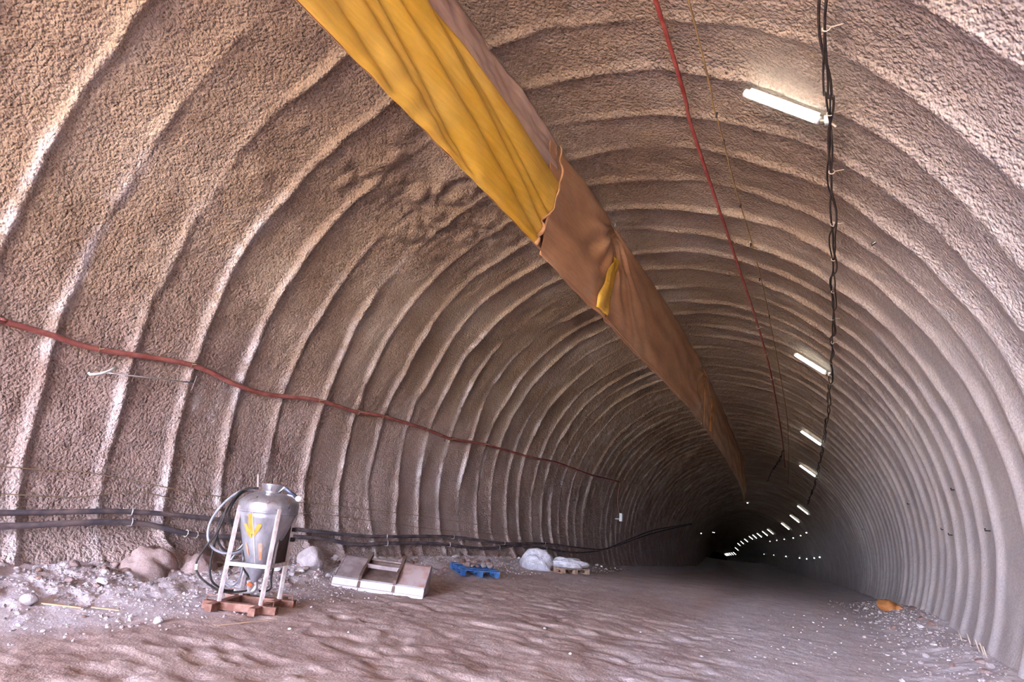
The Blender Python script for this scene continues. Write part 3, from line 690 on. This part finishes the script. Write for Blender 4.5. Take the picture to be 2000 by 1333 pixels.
for z_ in (1.06, .92): bm = bmesh.new(); box(bm, (.09, .06, .06), (LG + .02, LG, z_), bevel=.008); bmobj('clip_box', bm, M_BLACK, tank)
# fittings on the lid
rgt = np.array([math.cos(CAMA + PI / 2), math.sin(CAMA + PI / 2), 0]); tow = np.array([math.cos(CAMA), math.sin(CAMA), 0]); UPV = np.array([0, 0, 1.0])
def tp(x, y, d=0.0): u, z = uz(x, y); return rgt * u + UPV * z + tow * d
tube('handle_rod', [tp(588, 165), tp(600, 48)], .013, M_FRAME, tank, 6)
bm = bmesh.new(); bar(bm, tp(700, 131, .05), tp(800, 143, .05), .035, .018); bmobj('clamp_arm', bm, M_WHITE, tank)
bm = bmesh.new(); bar(bm, tp(742, 192, .06), tp(806, 140, .06), .030, .018); bmobj('clamp_arm', bm, M_WHITE, tank)
tube('valve_pipe', [tp(805, 148, .05), tp(850, 182, .06), tp(893, 218, .06)], .026, simple('blue_grey_metal', lin(92, 100, 124), lin(120, 128, 150), .45, .5), tank, 8)
tube('valve_lever', [tp(820, 205, .07), tp(860, 212, .09), tp(880, 240, .08)], .012, M_STEEL, tank, 6)
gq = tp(906, 232, .09); g1 = gq + tow * .03
gauge = tube('gauge', [gq - tow * .02, gq + tow * .028], .042, M_STEEL, tank, 18, False)
tube('gauge_face', [gq + tow * .0281, gq + tow * .033], .036, M_WHITE, gauge, 18, False)
bm = bmesh.new(); bar(bm, gq + tow * .035 - rgt * .02, gq + tow * .035 + rgt * .014 + UPV * .014, .004, .003); bmobj('gauge_needle', bm, M_BLACK, gauge)
# outlet under the cone
tube('outlet_pipe', catmull([tp(492, 955), tp(500, 1000), tp(486, 1035), tp(450, 1052), tp(390, 1050), tp(330, 1045, .02)], 6), .030, M_STEEL, tank, 8)
bm = bmesh.new(); bar(bm, tp(440, 980, .05), tp(470, 1000, .05), .04, .05, .008); bmobj('valve_handle', bm, M_ORANGE, tank)
tube('valve_body', [tp(452, 960), tp(452, 1050)], .032, M_STEEL, tank, 8)
HO = [(M_HOSEGREY, .017, [(585, 178, .0), (480, 196, -.02), (390, 250, .0), (290, 350, .04), (205, 480, .06), (172, 600, .06), (192, 690, .06), (250, 735, .04), (330, 748, .0), (400, 728, -.06), (440, 690, -.1)]),
      (M_BLACK, .017, [(592, 170, .02), (500, 186, .0), (425, 236, .02), (365, 320, .02), (292, 440, .02), (244, 560, .0), (238, 640, .0), (280, 722, -.02), (350, 742, -.06), (430, 700, -.12)]),
      (M_BLACK, .015, [(560, 182, -.04), (470, 215, -.04), (400, 290, -.06), (345, 390, -.08), (340, 470, -.10), (372, 540, -.12), (430, 560, -.14)]),
      (M_BLACK, .014, [(560, 172, .04), (450, 210, .05), (340, 350, .08), (290, 480, .09), (225, 600, .10), (150, 700, .11), (88, 800, .12), (72, 870, .12), (100, 942, .12), (165, 1002, .12), (250, 1050, .10), (335, 1055, .06), (430, 1045, .02)]),
      (M_BLACK, .014, [(575, 168, -.02), (430, 225, .0), (320, 400, .0), (252, 560, .0), (208, 700, .02), (176, 820, .02), (165, 920, .02), (184, 992, .02), (255, 1042, .02), (330, 1048, .02)]),
      (M_HOSEGREY, .014, [(440, 655, -.16), (350, 770, -.16), (268, 900, -.1), (258, 985, -.06), (300, 1020, -.04), (345, 1000, -.06), (392, 920, -.1), (415, 800, -.16), (416, 690, -.2)]),
      (M_BLACK, .014, [(650, 868, -.2), (624, 950, -.2), (616, 1035, -.2), (575, 1062, -.15), (520, 1055, -.1)]),
      (M_BLACK, .013, [(400, 860, -.2), (425, 905, -.15), (450, 940, -.08)])]
for mt, rad, pts in HO: tube('hose', catmull([tp(*q) for q in pts], 7), rad, mt, tank, 7)
bm = bmesh.new(); bar(bm, tp(80, 835, .12), tp(72, 885, .12), .04, .04, .006); bmobj('hose_coupling', bm, M_STEEL, tank)

# ------------------------------------------------------------------ the loader bucket lying by the wall
BR_ = math.radians(28.5)
BX, BY = -4.13, 8.22
bk = thing('loader_bucket', 'worn steel loader bucket lying face down on the rubble by the left wall', 'bucket', (BX, BY, gz(-3.5, 8.7) + .02), BR_)
bk.rotation_euler = (0, math.radians(2.4), BR_)
BW = 1.63
def mb(name, a, b): return simple(name, a, b, .62, .25, scale=5, bump=.3, dist=.008)
M_BK1 = mb('worn_grey_plate', lin(160, 146, 148), lin(186, 176, 180)); M_BK2 = simple('orange_stained_plate', lin(176, 136, 120), lin(186, 170, 170), .62, .2, scale=2.4, bump=.3, dist=.008, lo=.42, hi=.58)
M_BK3 = mb('dusty_recess_plate', lin(122, 104, 98), lin(150, 134, 128)); M_EDGE = mb('scraped_bright_steel', lin(206, 204, 210), lin(228, 226, 230)); M_CHEEK = mb('brown_cheek_plate', lin(104, 84, 76), lin(132, 112, 104))
def extr(name, prof, x0, x1, mat, parent=bk, bev=.004):
    bm = bmesh.new(); n = len(prof)
    a = [bm.verts.new((x0, d, h)) for d, h in prof]; b = [bm.verts.new((x1, d, h)) for d, h in prof]
    bm.faces.new(a); bm.faces.new(b[::-1])
    for i in range(n): bm.faces.new((a[i], b[i], b[(i + 1) % n], a[(i + 1) % n]))
    if bev: bmesh.ops.bevel(bm, geom=list(bm.edges), offset=bev, segments=1, affect='EDGES')
    return bmobj(name, bm, mat, parent)
SH = [(.0, .165), (.30, .345), (.56, .50), (.64, .515), (.70, .47), (.76, .30), (.78, .05), (.70, .03), (.05, .03)]
extr('shell_panel', SH, .0, .47, M_BK1); extr('shell_panel', SH, 1.10, BW, M_BK2)
SR_ = [(.04, .19), (.34, .285), (.58, .385), (.62, .46), (.66, .47), (.70, .43), (.76, .30), (.78, .05), (.70, .03), (.05, .03)]
extr('recess_panel', SR_, .47, 1.10, M_BK3)
for x0, x1, k in ((-.01, .465, 0), (.475, 1.095, 1), (1.105, BW + .01, 0)):
    extr('cutting_edge', [(-.035, .0), (-.02, .185), (.03, .21), (.06, .18), (.06, .0)], x0, x1, M_EDGE)
    extr('edge_groove', [(-.037, .062), (-.034, .076), (.0, .076), (.0, .062)], x0 + .005, x1 - .005, M_BK1)
for x in (.47, 1.10):
    dd = np.linspace(-.05, .66, 14); hh = np.interp(dd, [-.05, 0, .3, .56, .66], [.01, .185, .36, .53, .56]) + .060 + .034 * np.sin((dd + .05) / .71 * 2 * PI)
    pts = list(zip(dd, hh)) + [(.66, .30), (.1, .02)]
    extr('cheek_plate', pts, x - .026, x + .026, M_CHEEK, bk, 0)
bm = bmesh.new(); bar(bm, (.47, .36, .405), (1.10, .36, .405), .06, .07, .006); bmobj('cross_bar', bm, M_BK1, bk)
bm = bmesh.new(); bar(bm, (.47, .60, .50), (1.10, .60, .50), .05, .03, .006); bmobj('top_bar', bm, M_BK3, bk)
extr('side_plate', [(-.03, .0), (-.02, .17), (.56, .52), (.64, .53), (.71, .48), (.80, .16), (.74, .0)], BW, BW + .022, M_BK1)
extr('side_plate', [(-.03, .0), (-.02, .17), (.56, .52), (.64, .53), (.71, .48), (.80, .16), (.74, .0)], -.022, 0, M_BK1)

# ------------------------------------------------------------------ pallets and wrapped loads
def pallet(name, label, x, y, rz, size, mat, tilt=(0, 0), z=None):
    t = thing(name, label, 'pallet', (x, y, gz(x, y) + .01 if z is None else z), rz); t.rotation_euler = (tilt[0], tilt[1], rz)
    w, d = size
    for k in range(5):
        bm = bmesh.new(); box(bm, (w, d * .14, .022), (0, (k - 2) * d * .214, .132), bevel=.003); bmobj('deck_board', bm, mat, t)
    for i in (-1, 0, 1):
        bm = bmesh.new(); box(bm, (.10, d, .02), (i * (w / 2 - .05), 0, .111)); bmobj('cross_board', bm, mat, t)
        bm = bmesh.new(); box(bm, (.10, d, .02), (i * (w / 2 - .05), 0, .01)); bmobj('bottom_board', bm, mat, t)
        for j in (-1, 0, 1):
            bm = bmesh.new(); box(bm, (.10, .12, .08), (i * (w / 2 - .05), j * (d / 2 - .06), .06), bevel=.004); bmobj('block', bm, mat, t)
    return t
PX, PY = -3.92, 12.75
pal = pallet('pallet', 'blue wooden pallet lying by the left wall with rubble dumped on it', PX, PY, math.radians(56), (1.0, .8), M_BLUEPAINT, (math.radians(5), math.radians(2)), gz(PX, PY) + .03)
B2X, B2Y = -3.15, 16.9
pallet('pallet', 'small bare wood pallet under the flat wrapped load near the left wall', B2X, B2Y, math.radians(60), (1.0, .8), M_WOOD)
n = NB('clear_plastic_wrap'); cc = n.ramp(n.noise(n.obj, 5, 5, .65), (.36, lin(176, 176, 186)), (.6, lin(222, 222, 230))); n.bump(n.noise(n.obj, 11, 5, .7), .8, .05); M_WRAP = n.set(cc, .3, 0, .5)
def lump(name, size, mat, seed, sub=4, amp=.18, flat=.0):
    bm = bmesh.new(); bmesh.ops.create_icosphere(bm, subdivisions=sub, radius=1.0)
    co = np.array([v.co for v in bm.verts])
    n1 = fbm(co[:, 0] * 1.6 + seed, co[:, 1] * 1.6 + co[:, 2] * 1.9, seed, 4)
    for v, q in zip(bm.verts, n1):
        v.co *= 1 + amp * q
        if v.co.z < -flat: v.co.z = -flat - (v.co.z + flat) * .05
        v.co = Vector((v.co.x * size[0], v.co.y * size[1], (v.co.z + flat) * size[2]))
    return bmobj(name, bm, mat, None, True)
b1x, b1y = -3.95, 16.35
o = lump('wrapped_bag', (.46, .42, .44), M_WRAP, 3, 4, .42, .35); o.location = (b1x, b1y, gz(b1x, b1y)); tag(o, 'tall bulging bag in crumpled clear plastic near the left wall', 'bag')
o = lump('wrapped_bag', (.55, .36, .20), M_WRAP, 8, 4, .38, .4); o.location = (B2X, B2Y, gz(B2X, B2Y) + .155); o.rotation_euler = (0, 0, math.radians(40)); tag(o, 'flat load in crumpled clear plastic resting on a wood pallet', 'bag')

# ------------------------------------------------------------------ stones
def rock_mesh(seed, sub=2):
    bm = bmesh.new(); bmesh.ops.create_icosphere(bm, subdivisions=sub, radius=1.0); r = random.Random(seed)
    cuts = [Vector((r.gauss(0, 1), r.gauss(0, 1), r.gauss(0, 1))).normalized() for _ in range(9)]; dep = [r.uniform(.68, .95) for _ in cuts]
    for v in bm.verts:
        for c_, d_ in zip(cuts, dep):
            q = v.co.dot(c_)
            if q > d_: v.co -= c_ * (q - d_)
        v.co *= 1 + .03 * r.uniform(-1, 1)
    for f in bm.faces: f.smooth = sub > 2
    me = bpy.data.meshes.new('rock'); bm.to_mesh(me); bm.free(); return me
ROCKS = []
for k in range(10):
    me = rock_mesh(k); me.materials.append(M_STONE[k % 4]); ROCKS.append(me)
rs = random.Random(11)
def rock(x, y, sz, label, grp=None, me=None, sq=.7, z=None, cat='stone', sink=.25):
    o = bpy.data.objects.new('stone', me or rs.choice(ROCKS)); C.objects.link(o)
    s_ = sz / 2; o.scale = (s_ * rs.uniform(.85, 1.25), s_ * rs.uniform(.8, 1.1), s_ * sq * rs.uniform(.8, 1.1))
    o.rotation_euler = (rs.uniform(-.3, .3), rs.uniform(-.3, .3), rs.uniform(0, 6.3)); o.location = (x, y, (gz(x, y) if z is None else z) + s_ * sq * (1 - 2 * sink)); return tag(o, label, cat, grp)
big = rock_mesh(40, 3); big.materials.append(M_STONE[0])
for (x, y, z, sx_, lb) in ((-5.45, 5.62, .22, (.36, .40, .40), 'left one of two big rounded mauve boulders at the left wall foot'), (-5.28, 6.28, .16, (.30, .34, .38), 'right one of two big rounded boulders at the left wall foot, nearer the tank')):
    o = lump('boulder', sx_, M_STONE[1], int(sx_[0] * 100), 4, .30, .9); o.location = (x, y, z - .35); tag(o, lb, 'stone')
rock(-4.98, 8.42, .52, 'largest pale grey boulder leaning at the wall between tank and bucket', None, big, .95)
ob = rock_mesh(51, 3); ob.materials.append(M_ORSTONE)
rock(5.05, 18.9, .56, 'orange-brown boulder on grey dust by the right wall', None, ob, .62)
rock(5.25, 18.55, .2, 'small orange stone beside the orange-brown boulder', None, ob, .7)
rock(-4.52, 3.75, .19, 'pale rounded stone at far left beside a broken yellowish stick', None, big, .9)
rock(-3.35, 4.62, .13, 'lone white stone on the dust left of the tank base', None, ROCKS[2], .9)
LS = 'rough grey-mauve stone in the rubble along the left wall foot'
k = 0
while k < 215:
    y = rs.choice([rs.uniform(2.9, 8.6), rs.uniform(4.5, 9.5), rs.uniform(6.5, 9), rs.uniform(9, 30)]); u = -5.55 + abs(rs.gauss(0, .62)); x = u + float(axis(y)[0])
    if u > -3.9: continue
    if abs(x - TX) < .62 and abs(y - TY) < .62: continue
    px_, py_ = x - BX, y - BY; lx, ly = px_ * math.cos(BR_) + py_ * math.sin(BR_), -px_ * math.sin(BR_) + py_ * math.cos(BR_)
    if -.15 < lx < 1.8 and -.12 < ly < .9: continue
    rock(x, y, rs.choice([.05, .06, .07, .08, .09, .11, .13, .16]) * (1 if y < 10 else 1.25), LS, 'rubble stones along the left wall'); k += 1
PS = 'grey rubble stone heaped on the blue pallet'
for k in range(26):
    a, r_ = rs.uniform(0, 6.3), .46 * math.sqrt(rs.random()); rock(PX + .05 + r_ * math.cos(a), PY + .1 + r_ * .8 * math.sin(a), rs.uniform(.09, .2), PS, 'rubble on the blue pallet', None, .8, gz(PX, PY) + .18 + .07 * (k > 15), sink=.1)
RSL = 'small grey stone in the dusty foot of the right wall'
for k in range(60):
    y = rs.uniform(9.5, 27); x = 5.55 - abs(rs.gauss(0, .45)) + float(axis(y)[0]); rock(x, y, rs.choice([.05, .06, .08, .1, .13]), RSL, 'stones along the right wall')
# white chips scattered on the floor
M_CHIP = simple('white_chip', lin(212, 206, 208), lin(226, 222, 224), .7)
chips = []
for k in range(3):
    me = rock_mesh(70 + k, 1); me.materials.append(M_CHIP); chips.append(me)
CH = 'white chip of debris lying on the brown dust right of centre'
for k in range(40):
    y = rs.uniform(8.2, 15); x = 3.0 + .05 * (y - 8) + rs.gauss(0, .6); rock(x, y, rs.uniform(.022, .05), CH, 'white chips on the floor', chips[k % 3], .5, cat='chip')
for k, (x, y) in enumerate(((.35, 5.0), (-1.6, 6.0), (.0, 8.4), (-2.2, 5.6), (1.1, 9.6), (.9, 7.2))):
    rock(x, y, .05, 'lone white chip on the trampled dirt in mid floor', 'lone chips in mid floor', chips[k % 3], .6, cat='chip')
# fine gravel nobody could count
def gravel(name, n, fx, mat, label):
    r = np.random.RandomState(5 if mat is M_STONE[0] else 6); bmi = bmesh.new(); bmesh.ops.create_icosphere(bmi, subdivisions=1, radius=1.0); bmi.verts.ensure_lookup_table()
    base = np.array([v.co[:] for v in bmi.verts]); tf = np.array([[v.index for v in f.verts] for f in bmi.faces]); bmi.free(); nb = len(base)
    Vs, Fs = [], []
    for i in range(n):
        x, y = fx(r); sz = r.choice([.008, .011, .015, .022, .032], p=[.25, .3, .25, .14, .06]); a = r.uniform(0, 6.3)
        b = base * (sz * r.uniform(.7, 1.2, 3)) + 0; b = b * (1 + .22 * r.uniform(-1, 1, (nb, 1))); c_, s_ = math.cos(a), math.sin(a)
        b = np.stack([b[:, 0] * c_ - b[:, 1] * s_, b[:, 0] * s_ + b[:, 1] * c_, b[:, 2] * .8], -1) + (x, y, gz(x, y) + sz * .25); Vs.append(b); Fs.append(tf + nb * i)
    o = link(name, np_mesh(name, np.vstack(Vs), np.vstack(Fs), False), mat); return tag(o, label, 'gravel', None, 'stuff')
def fl(r):
    while True:
        y = r.choice([r.uniform(2.6, 9.5), r.uniform(4, 9.5), r.uniform(9, 24)]); u = -5.6 + abs(r.normal(0, .95))
        if u < -3.0: return u + float(axis(y)[0]), y
gravel('gravel', 9000, fl, M_STONE[0], 'loose grey gravel spread along the foot of the left wall')
def fr(r):
    y = r.uniform(8, 26); return 5.7 - abs(r.normal(0, .7)) + float(axis(y)[0]), y
gravel('gravel', 1600, fr, M_STONE[0], 'loose grey grit spread along the foot of the right wall')
# sticks, stakes
M_STICK = simple('straw_stick', lin(196, 168, 132), lin(170, 140, 110), .8)
def stick(a, b, w, label, mat=M_STICK, grp=None, name='stick'):
    bm = bmesh.new(); A = Vector((a[0], a[1], gz(*a) + .03)); B = Vector((b[0], b[1], gz(*b) + .03)); bar(bm, (0, 0, 0), B - A, w, w * .5, w * .1); o = bmobj(name, bm, mat); o.location = A; return tag(o, label, 'stick', grp)
stick((-4.45, 3.85), (-4.22, 4.18), .035, 'broken yellowish stick at far left beside a pale stone'); stick((-4.2, 4.28), (-3.98, 4.5), .03, 'short flat splinter right of the broken stick at far left')
stick((-2.75, 4.95), (-2.62, 5.75), .014, 'thin straw-coloured stick on the floor in front of the tank')
for y in (10.9, 11.4, 12.0, 12.7, 11.1):
    p = surf(y, math.radians(104.5), .12); z = gz(p[0], p[1])
    o = tube('stake', [(0, 0, 0), (-.02, .01, .09), (-.035, .03, .18)], .009, M_TIE, None, 6); o.location = (p[0] - .05, p[1], z - .03)
    tag(o, 'short pale stake leaning at the foot of the right wall', 'stake', 'stakes along the right wall')
